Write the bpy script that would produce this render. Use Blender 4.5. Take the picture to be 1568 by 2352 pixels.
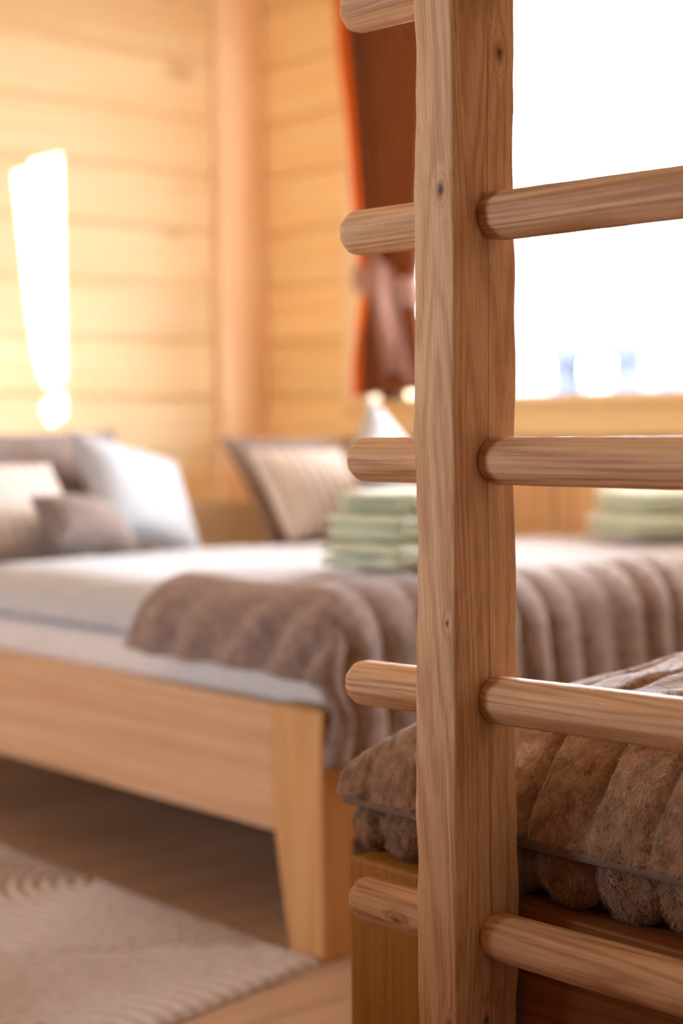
import bpy, bmesh, math, random
import numpy as np
from mathutils import Vector, Matrix, noise

random.seed(7)
rng = np.random.default_rng(7)
scene = bpy.context.scene
for o in list(bpy.data.objects):
    bpy.data.objects.remove(o)
C = scene.collection

# ------------------------------------------------------------------ camera
CAM = Vector((0.0, 0.0, 0.9))
A, P, R = math.radians(41.0), math.radians(2.73), math.radians(-0.42)
fw = Vector((math.sin(A) * math.cos(P), math.cos(A) * math.cos(P), -math.sin(P)))
rt = Vector((math.cos(A), -math.sin(A), 0))
up = rt.cross(fw)
rt2 = rt * math.cos(R) + up * math.sin(R)
up2 = up * math.cos(R) - rt * math.sin(R)
cam_d = bpy.data.cameras.new('camera')
cam = bpy.data.objects.new('camera', cam_d)
C.objects.link(cam)
m = Matrix((rt2, up2, -fw)).transposed().to_4x4()
m.translation = CAM
cam.matrix_world = m
cam_d.sensor_fit = 'VERTICAL'
cam_d.sensor_height = 36.0
cam_d.sensor_width = 24.0
cam_d.lens = 3800.0 / 2352.0 * 36.0
cam_d.clip_start = 0.05
cam_d.clip_end = 500
cam_d.dof.use_dof = True
cam_d.dof.focus_distance = 1.63
cam_d.dof.aperture_fstop = 2.5
scene.camera = cam

# ------------------------------------------------------------------ light
SKY = 30.0
world = bpy.data.worlds.new('World')
scene.world = world
world.use_nodes = True
bg = world.node_tree.nodes['Background']
bg.inputs[0].default_value = (0.83, 0.93, 1.03, 1)
bg.inputs[1].default_value = SKY
sun_d = bpy.data.lights.new('sun', 'SUN')
sun_d.energy = 70.0
sun_d.angle = math.radians(0.12)
sun_d.color = (1.0, 0.92, 0.80)
sun = bpy.data.objects.new('sun', sun_d)
C.objects.link(sun)
SUN_EL = math.radians(6.0)
sdir = Vector((0, math.cos(SUN_EL), -math.sin(SUN_EL)))
sun.rotation_euler = sdir.to_track_quat('-Z', 'Y').to_euler()
sun.location = (2.7, -4.0, 3.5)

def portal(loc, direction, sx, sy):
    d = bpy.data.lights.new('daylight_portal', 'AREA')
    d.shape = 'RECTANGLE'
    d.size, d.size_y = sx, sy
    d.cycles.is_portal = True
    o = bpy.data.objects.new('daylight_portal', d)
    C.objects.link(o)
    o.location = loc
    o.rotation_euler = Vector(direction).to_track_quat('-Z', 'Z').to_euler()
WIN_Y0, WIN_Y1, WIN_Z0, WIN_Z1 = 1.35, 3.96, 1.0, 2.30      # the big window beside the double bed
W2_Y0, W2_Y1, W2_Z0, W2_Z1 = 2.55, 3.35, 1.0, 1.80           # the window in the wall opposite
portal((3.80, (WIN_Y0 + WIN_Y1) / 2, (WIN_Z0 + WIN_Z1) / 2), (-1, 0, 0), WIN_Y1 - WIN_Y0, WIN_Z1 - WIN_Z0)
portal((-1.80, (W2_Y0 + W2_Y1) / 2, (W2_Z0 + W2_Z1) / 2), (1, 0, 0), W2_Y1 - W2_Y0, W2_Z1 - W2_Z0)

vs = scene.view_settings
vs.view_transform = 'Standard'
vs.look = 'None'
vs.gamma = 1.0
vs.use_curve_mapping = False
vs.exposure = 0.38
scene.cycles.use_denoising = True
scene.cycles.use_adaptive_sampling = True
scene.cycles.adaptive_threshold = 0.08
scene.cycles.adaptive_min_samples = 20
scene.cycles.max_bounces = 8
scene.cycles.diffuse_bounces = 6
scene.cycles.glossy_bounces = 2
scene.cycles.transparent_max_bounces = 6
scene.cycles.caustics_reflective = False
scene.cycles.caustics_refractive = False
scene.cycles.sample_clamp_indirect = 6.0

# ------------------------------------------------------------------ materials
def S(r, g, b):
    f = lambda c: c / 12.92 if c <= 0.04045 else ((c + 0.055) / 1.055) ** 2.4
    return (f(r / 255), f(g / 255), f(b / 255), 1)

class NT:
    def __init__(s, name):
        s.m = bpy.data.materials.new(name)
        s.m.use_nodes = True
        s.t = s.m.node_tree
        s.t.nodes.clear()
        s.out = s.t.nodes.new('ShaderNodeOutputMaterial')
    def n(s, kind, **kw):
        x = s.t.nodes.new(kind)
        for k, v in kw.items():
            setattr(x, k, v)
        return x
    def l(s, a, b):
        s.t.links.new(a, b)
    def inp(s, node, i, v):
        if hasattr(v, 'is_linked'):
            s.l(v, node.inputs[i])
        else:
            node.inputs[i].default_value = v
    def math(s, op, a, b=0.0, c=None, clamp=False):
        x = s.n('ShaderNodeMath', operation=op, use_clamp=clamp)
        s.inp(x, 0, a); s.inp(x, 1, b)
        if c is not None: s.inp(x, 2, c)
        return x.outputs[0]
    def vmath(s, op, a, b):
        x = s.n('ShaderNodeVectorMath', operation=op)
        s.inp(x, 0, a); s.inp(x, 1, b)
        return x.outputs['Value'] if op == 'LENGTH' else x.outputs[0]
    def mix(s, f, a, b, blend='MIX'):
        x = s.n('ShaderNodeMix', data_type='RGBA', blend_type=blend)
        s.inp(x, 0, f); s.inp(x, 6, a); s.inp(x, 7, b)
        return x.outputs[2]
    def smooth(s, v, a, b, lo=0.0, hi=1.0):
        x = s.n('ShaderNodeMapRange', interpolation_type='SMOOTHSTEP')
        s.inp(x, 0, v)
        for i, q in enumerate((a, b, lo, hi)):
            x.inputs[1 + i].default_value = q
        return x.outputs[0]
    def noise(s, vec, scale=1.0, detail=2.0, rough=0.5, dist=0.0):
        x = s.n('ShaderNodeTexNoise')
        s.l(vec, x.inputs['Vector'])
        x.inputs['Scale'].default_value = scale
        x.inputs['Detail'].default_value = detail
        x.inputs['Roughness'].default_value = rough
        x.inputs['Distortion'].default_value = dist
        return x.outputs[0]
    def bump(s, h, strength, dist):
        x = s.n('ShaderNodeBump')
        x.inputs['Strength'].default_value = strength
        x.inputs['Distance'].default_value = dist
        s.l(h, x.inputs['Height'])
        return x.outputs[0]
    def principled(s, color, rough=0.6, normal=None, spec=0.3, sheen=0.0, **kw):
        b = s.n('ShaderNodeBsdfPrincipled')
        s.inp(b, 'Base Color', color); s.inp(b, 'Roughness', rough)
        b.inputs['Specular IOR Level'].default_value = spec
        if sheen:
            b.inputs['Sheen Weight'].default_value = sheen
            b.inputs['Sheen Roughness'].default_value = 0.45
            b.inputs['Sheen Tint'].default_value = (1.0, 0.94, 0.93, 1)
        if normal is not None: s.l(normal, b.inputs['Normal'])
        return b
    def done(s, b):
        s.l(b.outputs[0], s.out.inputs[0])
        return s.m

def wood(name, light, dark, axis='Z', ring=22.0, fibre=260.0, contrast=1.0, rough=0.55, vknots=0.0,
         knots=(), seam=None, bump=0.25, tilt=(0, 0, 0), vary=0.12, spec=0.25):
    """grain runs along the object's axis; knots = [(x, y, z, radius)] in object coordinates"""
    t = NT(name)
    tc = t.n('ShaderNodeTexCoord').outputs['Object']
    oi = t.n('ShaderNodeObjectInfo').outputs['Random']
    base = tc
    off = t.n('ShaderNodeCombineXYZ')
    r1 = t.math('MULTIPLY', oi, 31.7)
    for i in range(3): t.l(r1, off.inputs[i])
    rot = t.n('ShaderNodeVectorRotate', rotation_type='EULER_XYZ')
    t.l(tc, rot.inputs['Vector'])
    rot.inputs['Rotation'].default_value = tilt
    P0 = rot.outputs[0]
    PO = t.vmath('ADD', P0, off.outputs[0])
    kmask = None; kring = None
    for (kx, ky, kz, kr) in knots:
        d = t.vmath('SUBTRACT', base, (kx, ky, kz))
        sc = {'X': (0.55, 1, 1), 'Y': (1, 0.55, 1), 'Z': (1, 1, 0.55)}[axis]
        d = t.vmath('MULTIPLY', d, sc)
        ln = t.vmath('LENGTH', d, (0, 0, 0))
        ln = t.math('DIVIDE', ln, kr)
        wob = t.noise(base, 140, 2)
        ln = t.math('ADD', ln, t.math('MULTIPLY', t.math('SUBTRACT', wob, 0.5), 0.7))
        core = t.smooth(ln, 0.15, 1.0, 1.0, 0.0)
        hal = t.smooth(ln, 0.6, 3.2, 1.0, 0.0)
        rg = t.math('MULTIPLY', t.math('SINE', t.math('MULTIPLY', ln, 9.0)), hal)
        kmask = core if kmask is None else t.math('MAXIMUM', kmask, core)
        kring = (hal, rg) if kring is None else (t.math('MAXIMUM', kring[0], hal), t.math('ADD', kring[1], rg))
    a = 0.045
    st = {'X': (a, 1, 1), 'Y': (1, a, 1), 'Z': (1, 1, a)}[axis]
    v = t.vmath('MULTIPLY', PO, st)
    n1 = t.noise(v, ring * 0.35, 2 if bump > 0 else 1, 0.5, 0.3 if bump > 0 else 0.0)
    ph = t.math('MULTIPLY', n1, 70.0)
    if kring is not None:
        ph = t.math('ADD', ph, t.math('MULTIPLY', kring[0], 4.0))
    rings = t.math('MULTIPLY_ADD', t.math('SINE', ph), 0.5, 0.5)
    rings = t.math('POWER', rings, 1.6)
    fb = t.noise(t.vmath('MULTIPLY', PO, {'X': (.02, 1, 1), 'Y': (1, .02, 1), 'Z': (1, 1, .02)}[axis]), fibre, 4 if bump > 0 else 1, 0.65)
    big = t.noise(PO, 3.0, 1)
    f = t.math('ADD', t.math('MULTIPLY', rings, 0.42), t.math('MULTIPLY', t.smooth(fb, 0.3, 0.72), 0.5))
    f = t.math('ADD', f, t.math('MULTIPLY', t.math('SUBTRACT', big, 0.5), 0.5))
    f = t.math('MULTIPLY_ADD', t.math('SUBTRACT', f, 0.45), contrast, 0.45, clamp=True)
    col = t.mix(f, light, dark)
    if vknots:
        vv = t.vmath('MULTIPLY', PO, {'X': (.5, 1, 1), 'Y': (1, .5, 1), 'Z': (1, 1, .5)}[axis])
        vo = t.n('ShaderNodeTexVoronoi')
        t.l(vv, vo.inputs['Vector']); vo.inputs['Scale'].default_value = vknots
        kk = t.smooth(vo.outputs['Distance'], 0.03, 0.15, 0.5, 0.0)
        col = t.mix(kk, col, S(150, 96, 56))
    if kmask is not None:
        rg = t.smooth(kring[1], 0.1, 1.0, 0.0, 0.22)
        col = t.mix(rg, col, S(105, 62, 34))
        col = t.mix(t.math('MULTIPLY', kmask, 0.85), col, S(58, 32, 20))
    if seam is not None:
        sp = t.n('ShaderNodeSeparateXYZ'); t.l(base, sp.inputs[0])
        wz = t.n('ShaderNodeCombineXYZ'); t.l(sp.outputs[2], wz.inputs[2])
        wob = t.math('MULTIPLY', t.math('SUBTRACT', t.noise(wz.outputs[0], 4.0, 3), 0.5), 0.006)
        ln = t.math('ABSOLUTE', t.math('ADD', t.math('SUBTRACT', sp.outputs[0], seam), wob))
        sm_ = t.math('MULTIPLY', t.smooth(ln, 0.0003, 0.0009, 0.6, 0.0), t.math('LESS_THAN', sp.outputs[1], -0.02))
        col = t.mix(sm_, col, S(84, 46, 24))
    # board to board variation
    hv = t.n('ShaderNodeHueSaturation')
    t.l(col, hv.inputs['Color'])
    t.l(t.math('MULTIPLY_ADD', oi, vary * 2, 1 - vary), hv.inputs['Value'])
    h = t.math('ADD', t.math('MULTIPLY', fb, 0.7), t.math('MULTIPLY', rings, 0.3))
    b = t.principled(hv.outputs[0], rough, t.bump(h, bump, 0.0015) if bump > 0 else None, spec)
    return t.done(b)

def fabric(name, c, c2=None, scale=60, bump=0.4, dist=0.004, rough=0.9, sheen=0.3, stripes=None):
    t = NT(name)
    tc = t.n('ShaderNodeTexCoord').outputs['Object']
    n = t.noise(tc, scale, 3, 0.6)
    col = t.mix(t.smooth(n, 0.3, 0.7), c, c2 or c)
    if stripes:
        ax, freq, sc, th = stripes
        sp = t.n('ShaderNodeSeparateXYZ'); t.l(tc, sp.inputs[0])
        sn = t.math('SINE', t.math('MULTIPLY', sp.outputs[ax], freq))
        col = t.mix(t.smooth(sn, th - .25, th + .25), col, sc)
    b = t.principled(col, rough, t.bump(n, bump, dist), 0.15, sheen)
    return t.done(b)

def plain(name, c, rough=0.5, spec=0.4, metal=0.0):
    t = NT(name)
    tc = t.n('ShaderNodeTexCoord').outputs['Object']
    n = t.noise(tc, 30, 3)
    b = t.principled(t.mix(t.math('MULTIPLY', n, 0.12), c, (0.02, 0.02, 0.02, 1)), rough, None, spec)
    b.inputs['Metallic'].default_value = metal
    return t.done(b)

M = {}
# ladder post: coordinates relative to the post's own origin (front bottom corner region)
M['ladder_wood'] = wood('ladder_wood', S(228, 188, 148), S(180, 130, 92), 'Z', ring=44, fibre=480, contrast=1.0, bump=0.8,
                        knots=[(-0.043, -0.010, 1.132, 0.0062), (-0.043, -0.016, 0.715, 0.0032), (0.020, -0.028, 1.268, 0.0075),
                               (-0.002, -0.028, 0.318, 0.006), (-0.043, -0.018, 0.318, 0.007)], tilt=(0.05, 0.03, 0), seam=0.004)
M['rung_wood'] = wood('rung_wood', S(226, 186, 146), S(170, 118, 80), 'Y', ring=46, fibre=300, contrast=1.1, bump=0.8, vary=0.05)
M['rung_wood_knot'] = wood('knotty_rung_wood', S(226, 186, 146), S(170, 118, 80), 'Y', ring=46, fibre=300, contrast=1.1, bump=0.8, vary=0.05,
                           knots=[(-0.020, 0.442, -0.008, 0.0055)])
M['bunk_wood_v'] = wood('bunk_leg_wood', S(186, 130, 62), S(150, 98, 38), 'Z', ring=26, fibre=180, contrast=0.8)
M['bunk_wood_y'] = wood('bunk_rail_wood', S(160, 102, 52), S(112, 62, 26), 'Y', ring=30, fibre=200, contrast=1.0)
M['bunk_wood_x'] = wood('bunk_end_wood', S(180, 122, 68), S(130, 76, 34), 'X', ring=30, fibre=200, contrast=1.0)
M['bed_wood_y'] = wood('bed_rail_wood', S(208, 168, 133), S(184, 138, 103), 'Y', ring=16, fibre=120, contrast=0.8, vknots=2.6, bump=0.0)
M['bed_wood_x'] = wood('bed_end_wood', S(230, 184, 132), S(205, 148, 96), 'X', ring=16, fibre=120, contrast=0.8, vknots=2.0, bump=0.0)
M['bed_wood_z'] = wood('bed_leg_wood', S(206, 158, 106), S(176, 124, 76), 'Z', ring=16, fibre=120, contrast=0.8, bump=0.0)
M['wall_wood_x'] = wood('wall_plank_wood_x', S(252, 228, 184), S(240, 202, 148), 'X', ring=12, fibre=70, contrast=0.7, vknots=3.0, vary=0.05, bump=0.0)
M['wall_wood_y'] = wood('wall_plank_wood_y', S(248, 216, 160), S(234, 186, 122), 'Y', ring=12, fibre=70, contrast=0.7, vknots=2.8, vary=0.06, bump=0.0)
M['panel_wood_z'] = wood('panel_board_wood', S(232, 184, 130), S(206, 148, 96), 'Z', ring=12, fibre=70, contrast=0.7, vary=0.08, bump=0.0)
M['trim_wood'] = wood('corner_post_wood', S(248, 218, 182), S(232, 190, 146), 'Z', ring=14, fibre=70, contrast=0.8, bump=0.0)
M['floor_wood'] = wood('floor_plank_wood', S(182, 148, 122), S(148, 114, 90), 'X', ring=14, fibre=110, contrast=0.8, rough=0.45, vary=0.08, bump=0.0)
M['core'] = plain('wall_core_wood', S(150, 100, 60), 0.8, 0.1)
M['ceiling'] = wood('ceiling_wood', S(236, 212, 178), S(220, 188, 148), 'X', ring=12, fibre=70, contrast=0.6, bump=0.0)
M['dark_wall'] = wood('brown_stained_wall_wood', S(134, 92, 60), S(104, 68, 42), 'X', ring=12, fibre=70, contrast=0.6, bump=0.0)
M['white'] = fabric('white_cotton', S(186, 186, 190), S(180, 180, 186), 40, 0.2, 0.003)
M['sheet'] = fabric('cream_sheet', S(226, 216, 212), S(216, 205, 200), 50, 0.2, 0.002)
M['striped'] = fabric('striped_cream_fabric', S(226, 212, 202), S(216, 200, 190), 50, 0.2, 0.002, stripes=(0, 170.0, S(176, 156, 144), 0.35))
M['greybrown'] = fabric('grey_brown_fabric', S(142, 124, 118), S(124, 106, 100), 60, 0.3, 0.003)
M['plush'] = fabric('brown_plush', S(184, 148, 122), S(146, 110, 84), 55, 0.7, 0.006, sheen=1.0)
M['throw'] = fabric('taupe_plush', S(150, 126, 116), S(124, 101, 92), 45, 0.6, 0.006, sheen=0.6)
M['hem'] = fabric('taupe_hem', S(150, 126, 112), S(138, 114, 100), 300, 0.2, 0.001, sheen=0.2)
M['towel'] = fabric('pale_green_terry', S(226, 232, 212), S(210, 220, 190), 120, 0.6, 0.004)
M['rug'] = fabric('grey_beige_wool', S(212, 200, 194), S(186, 172, 165), 160, 0.5, 0.003, sheen=0.1)
def rug_mat():
    t = NT('carved_wool_pile')
    tc = t.n('ShaderNodeTexCoord').outputs['Object']
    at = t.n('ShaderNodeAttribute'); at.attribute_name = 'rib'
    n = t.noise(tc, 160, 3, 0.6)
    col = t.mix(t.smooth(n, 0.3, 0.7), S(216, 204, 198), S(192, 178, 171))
    col = t.mix(t.math('MULTIPLY', t.smooth(at.outputs['Fac'], 0.75, 0.25), 0.55), col, S(150, 130, 118))  # grooves coloured darker to stand in for relief shade
    return t.done(t.principled(col, 0.95, t.bump(n, 0.5, 0.003), 0.1, 0.1))
M['rug_pile'] = rug_mat()
M['plaster'] = plain('white_plaster', S(244, 240, 232), 0.9, 0.1)
M['headboard'] = wood('headboard_wood', S(254, 238, 212), S(244, 218, 180), 'X', ring=14, fibre=90, contrast=0.6, bump=0.0)
M['metal'] = plain('dark_metal', S(70, 60, 52), 0.4, 0.5, 0.8)
M['frame'] = wood('window_frame_wood', S(250, 228, 192), S(236, 204, 160), 'Z', ring=12, fibre=70, contrast=0.6, bump=0.0)
def curtain_mat(name, c, tr, fac):
    t = NT(name)
    tc = t.n('ShaderNodeTexCoord').outputs['Object']
    n = t.noise(tc, 90, 3)
    b = t.principled(t.mix(n, c, tuple(x * .8 for x in c[:3]) + (1,)), 0.7, None, 0.2, 0.2)
    tl = t.n('ShaderNodeBsdfTranslucent'); tl.inputs[0].default_value = tr
    mx = t.n('ShaderNodeMixShader'); mx.inputs[0].default_value = fac
    t.l(b.outputs[0], mx.inputs[1]); t.l(tl.outputs[0], mx.inputs[2])
    return t.done(mx)
M['curtain'] = curtain_mat('rust_brown_curtain', S(104, 66, 42), S(190, 80, 20), 0.08)
M['curtain_edge'] = curtain_mat('orange_backlit_curtain', S(200, 100, 36), S(240, 120, 24), 0.35)  # orange stands in for daylight through a single layer of cloth
M['tieback'] = curtain_mat('dusky_pink_brown_satin', S(176, 132, 118), S(170, 96, 60), 0.15)  # tieback satin, also the pink of the window-lit fold below it
def glass():
    t = NT('window_glass')
    g = t.n('ShaderNodeBsdfGlossy'); g.inputs['Roughness'].default_value = 0.02
    tr = t.n('ShaderNodeBsdfTransparent'); tr.inputs[0].default_value = (0.97, 0.98, 0.98, 1)
    mx = t.n('ShaderNodeMixShader'); mx.inputs[0].default_value = 0.05
    t.l(tr.outputs[0], mx.inputs[1]); t.l(g.outputs[0], mx.inputs[2])
    return t.done(mx)
M['glass'] = glass()
M['ground'] = fabric('dry_pale_grass', S(84, 75, 72), S(78, 70, 67), 0.4, 0.1, 0.01, sheen=0)
M['bounce_slab'] = plain('pale_bounce_stone', S(226, 222, 216), 0.9, 0.1)
M['house'] = plain('blue_grey_plaster', S(66, 68, 78), 0.9, 0.1)
M['house2'] = plain('slate_roof', S(64, 67, 79), 0.9, 0.1)
M['pole'] = plain('weathered_pole_wood', S(60, 64, 74), 0.9, 0.1)

# ------------------------------------------------------------------ helpers
def link(name, me, mat, parent=None, loc=(0, 0, 0), smooth=False):
    o = bpy.data.objects.new(name, me)
    C.objects.link(o)
    if mat is not None and not me.materials:
        me.materials.append(mat)
    if parent is not None:
        o.parent = parent
        o.location = Vector(loc) - world_loc(parent)
    else:
        o.location = loc
    if smooth:
        me.polygons.foreach_set('use_smooth', [True] * len(me.polygons))
    return o

def world_loc(o):
    v = Vector(o.location)
    while o.parent is not None:
        o = o.parent
        v = v + Vector(o.location)
    return v

def tag(o, label=None, cat=None, group=None, kind=None):
    if label: o['label'] = label
    if cat: o['category'] = cat
    if group: o['group'] = group
    if kind: o['kind'] = kind
    return o

def empty(name, loc=(0, 0, 0)):
    o = bpy.data.objects.new(name, None)
    o.empty_display_size = 0.1
    C.objects.link(o)
    o.location = loc
    return o

def box_mesh(name, sx, sy, sz, bevel=0.0, seg=2):
    bm = bmesh.new()
    bmesh.ops.create_cube(bm, size=1.0)
    for v in bm.verts:
        v.co = Vector((v.co.x * sx, v.co.y * sy, v.co.z * sz))
    if bevel:
        bmesh.ops.bevel(bm, geom=list(bm.edges), offset=bevel, segments=seg, profile=0.5, affect='EDGES')
    me = bpy.data.meshes.new(name)
    bm.to_mesh(me); bm.free()
    return me

def box(name, x0, x1, y0, y1, z0, z1, mat, parent=None, bevel=0.0, seg=2):
    me = box_mesh(name, x1 - x0, y1 - y0, z1 - z0, bevel, seg)
    return link(name, me, mat, parent, ((x0 + x1) / 2, (y0 + y1) / 2, (z0 + z1) / 2))

def pyd(name, verts, faces):
    me = bpy.data.meshes.new(name)
    me.from_pydata([tuple(map(float, v)) for v in verts], [], faces)
    me.update()
    return me

def boxes_mesh(name, bl):
    V, Fc = [], []
    for (x0, x1, y0, y1, z0, z1) in bl:
        k = len(V)
        V += [(x0, y0, z0), (x1, y0, z0), (x1, y1, z0), (x0, y1, z0), (x0, y0, z1), (x1, y0, z1), (x1, y1, z1), (x0, y1, z1)]
        Fc += [tuple(k + i for i in q) for q in ((0, 3, 2, 1), (4, 5, 6, 7), (0, 1, 5, 4), (1, 2, 6, 5), (2, 3, 7, 6), (3, 0, 4, 7))]
    return pyd(name, V, Fc)

def prism(poly, a0, a1, axis):
    """polygon in the two other axes, extruded along axis a0..a1"""
    n = len(poly); V = []
    for a in (a0, a1):
        for (p, q) in poly:
            V.append({'x': (a, p, q), 'y': (p, a, q), 'z': (p, q, a)}[axis])
    Fc = [tuple(range(n)), tuple(reversed(range(n, 2 * n)))]
    Fc += [(i, i + n, (i + 1) % n + n, (i + 1) % n) for i in range(n)]
    return V, Fc

def fix_normals(me):
    bm = bmesh.new(); bm.from_mesh(me)
    bmesh.ops.recalc_face_normals(bm, faces=list(bm.faces))
    bm.to_mesh(me); bm.free()
    return me

def grid_faces(nu, nv, wrap_u=False):
    f = []
    for i in range(nu if wrap_u else nu - 1):
        for j in range(nv - 1):
            a = i * nv + j; b = ((i + 1) % nu) * nv + j
            f.append((a, b, b + 1, a + 1))
    return f

def nz(x, y, z=0.0):
    return noise.noise(Vector((x, y, z)))

# ------------------------------------------------------------------ the setting
XW, YW = 3.58, 4.55          # window wall, left wall
XN, YR = -1.6, -1.5          # the walls behind the camera
CEIL = 2.62
# floor
floor = box('floor', XN - .2, XW + .3, YR - .2, YW + .25, -0.12, -0.02, M['core'])
tag(floor, 'brown wooden plank floor', None, None, 'structure')
pw = 0.165
fm = box_mesh('floor_plank', XW - XN, pw - 0.002, 0.02, 0.0015, 1)
fm.materials.append(M['floor_wood'])
k = 0; y = YR
while y < YW - 0.01:
    link('plank', fm, None, floor, ((XN + XW) / 2, y + pw / 2, -0.01)); y += pw
# ceiling
ceil = box('ceiling', XN - .2, XW + .3, YR - .2, YW + .25, CEIL, CEIL + 0.1, M['ceiling'])
tag(ceil, 'pale wooden ceiling', None, None, 'structure')
PH = 0.187
joints = [0.089 + PH * i for i in range(-1, 15)]
# left wall: wide horizontal planks
wl = box('wall_left', XN - .2, XW + .3, YW + 0.03, YW + 0.2, -0.02, CEIL, M['core'])
tag(wl, 'honey pine plank wall behind the pillows', None, None, 'structure')
for i in range(len(joints) - 1):
    z0, z1 = max(joints[i], 0.0), min(joints[i + 1], CEIL)
    if z1 - z0 < 0.02: continue
    me = box_mesh('wall_plank', XW - XN, 0.03, z1 - z0 - 0.002, 0.009, 2)
    link('plank', me, M['wall_wood_x'], wl, ((XN + XW) / 2, YW + 0.015, (z0 + z1) / 2))
# window wall
T = 0.22
wr_me = boxes_mesh('wall_right', [(XW + .03, XW + T, YR - .2, WIN_Y0, -.02, CEIL), (XW + .03, XW + T, WIN_Y1, YW + .03, -.02, CEIL),
                                  (XW + .03, XW + T, WIN_Y0, WIN_Y1, -.02, WIN_Z0), (XW + .03, XW + T, WIN_Y0, WIN_Y1, WIN_Z1, CEIL)])
wr = link('wall_right', wr_me, M['core'])
tag(wr, 'honey pine wall with the big window', None, None, 'structure')
for i in range(len(joints) - 1):
    z0, z1 = max(joints[i], 0.0), min(joints[i + 1], CEIL)
    if z1 - z0 < 0.02: continue
    spans = [(YR, WIN_Y0 - 0.05), (WIN_Y1 + 0.13, YW)]
    if z0 >= WIN_Z1: spans = [(YR, YW)]
    for (ya, yb) in spans:
        me = box_mesh('wall_plank', 0.03, yb - ya, z1 - z0 - 0.002, 0.009, 2)
        link('plank', me, M['wall_wood_y'], wr, (XW + 0.015, (ya + yb) / 2, (z0 + z1) / 2))
# upright panelling under the window
bw = 0.07
pm = box_mesh('panel_board', 0.024, bw - 0.003, 0.885, 0.006, 2)
pm.materials.append(M['panel_wood_z'])
y = WIN_Y0 - 0.05
while y + bw < WIN_Y1 + 0.131:
    link('panel', pm, None, wr, (XW + 0.018, y + bw / 2, 0.4425)); y += bw
# window
win = tag(empty('window_1', (XW + .1, (WIN_Y0 + WIN_Y1) / 2, WIN_Z0)), 'large bright window with wooden sill', None, None, 'structure')
box('window_sill', XW - 0.012, XW + 0.2, WIN_Y0 - .06, WIN_Y1 + .14, WIN_Z0 - 0.03, WIN_Z0, M['wall_wood_y'], win, 0.006)
box('apron', XW - 0.004, XW + 0.026, WIN_Y0 - .05, WIN_Y1 + .13, 0.888, WIN_Z0 - 0.031, M['wall_wood_y'], win, 0.004)
for (a, b) in ((WIN_Y0 - .05, WIN_Y0), (WIN_Y1, WIN_Y1 + .13)):
    box('casing', XW - 0.01, XW + 0.2, a, b, WIN_Z0, WIN_Z1 + .05, M['frame'], win, 0.004)
box('casing', XW - 0.01, XW + 0.2, WIN_Y0, WIN_Y1, WIN_Z1, WIN_Z1 + .05, M['frame'], win, 0.004)
for (a, b) in ((WIN_Y0, WIN_Y1),):
    fr = boxes_mesh('sash', [(XW + .1, XW + .15, a, a + .05, WIN_Z0, WIN_Z1), (XW + .1, XW + .15, b - .05, b, WIN_Z0, WIN_Z1),
                             (XW + .1, XW + .15, a + .05, b - .05, WIN_Z0, WIN_Z0 + .012), (XW + .1, XW + .15, a + .05, b - .05, WIN_Z1 - .05, WIN_Z1)])
    s = link('sash', fr, M['frame'], win)
    s.location = -Vector(win.location)
    box('pane', XW + .122, XW + .127, a + .05, b - .05, WIN_Z0 + .012, WIN_Z1 - .05, M['glass'], s)
# corner post
tp = box('trim_1', 3.385, XW - 0.001, YW - 0.045, YW - 0.001, 0.0, CEIL, M['trim_wood'], None, 0.006)
tag(tp, 'reddish brown upright corner post', None, None, 'structure')
# wall opposite the big window, with a window of its own
wf_me = boxes_mesh('wall_front', [(XN - .2, XN, YR - .2, W2_Y0, -.02, CEIL), (XN - .2, XN, W2_Y1, YW + .03, -.02, CEIL),
                                  (XN - .2, XN, W2_Y0, W2_Y1, -.02, W2_Z0), (XN - .2, XN, W2_Y0, W2_Y1, W2_Z1, CEIL)])
wf = link('wall_front', wf_me, M['dark_wall'])
tag(wf, 'pine wall beside the camera', None, None, 'structure')
pt = box('added_shade_wall', -0.10, -0.02, 1.30, 2.25, 0.0, 0.86, M['dark_wall'], None, 0.006)  # unseen blocker added to keep side window light off the lower ladder
tag(pt, 'unseen low wall added to shade the lower ladder', None, None, 'structure')
# rear wall with an added slit shaped to throw the left wall's sun patch
dz = (YW - YR) * math.tan(SUN_EL)
V, Fc = [], []
def add(poly):
    k = len(V)
    v, f = prism([(px, pz + dz) for px, pz in poly], YR - 0.12, YR, 'y')
    V.extend(v); Fc.extend([tuple(k + i for i in q) for q in f])
B, Tt = -0.02 - dz, CEIL - dz
add([(XN - .2, B), (2.5, B), (2.5, Tt), (XN - .2, Tt)])
add([(2.79, B), (XW + .3, B), (XW + .3, Tt), (2.79, Tt)])
add([(2.5, B), (2.79, B), (2.79, 0.965), (2.74, 0.935), (2.5, 0.935)])
add([(2.5, 1.695), (2.685, 1.735), (2.69, 1.762), (2.81, 1.80), (2.81, Tt), (2.5, Tt)])
add([(2.5, 0.935), (2.74, 0.935), (2.715, 0.985), (2.722, 1.005), (2.74, 1.03), (2.728, 1.062), (2.70, 1.12), (2.672, 1.30), (2.628, 1.7227), (2.5, 1.695)])
add([(2.715, 1.01), (2.79, 1.05), (2.79, 1.085), (2.715, 1.045)])
add([(2.682, 1.74), (2.700, 1.74), (2.726, 1.28), (2.716, 1.28)])
wb = link('wall_rear', fix_normals(pyd('wall_rear', V, Fc)), M['plaster'])
tag(wb, 'white plaster wall behind the camera with an added slit shaping the sun patch', None, None, 'structure')

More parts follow.
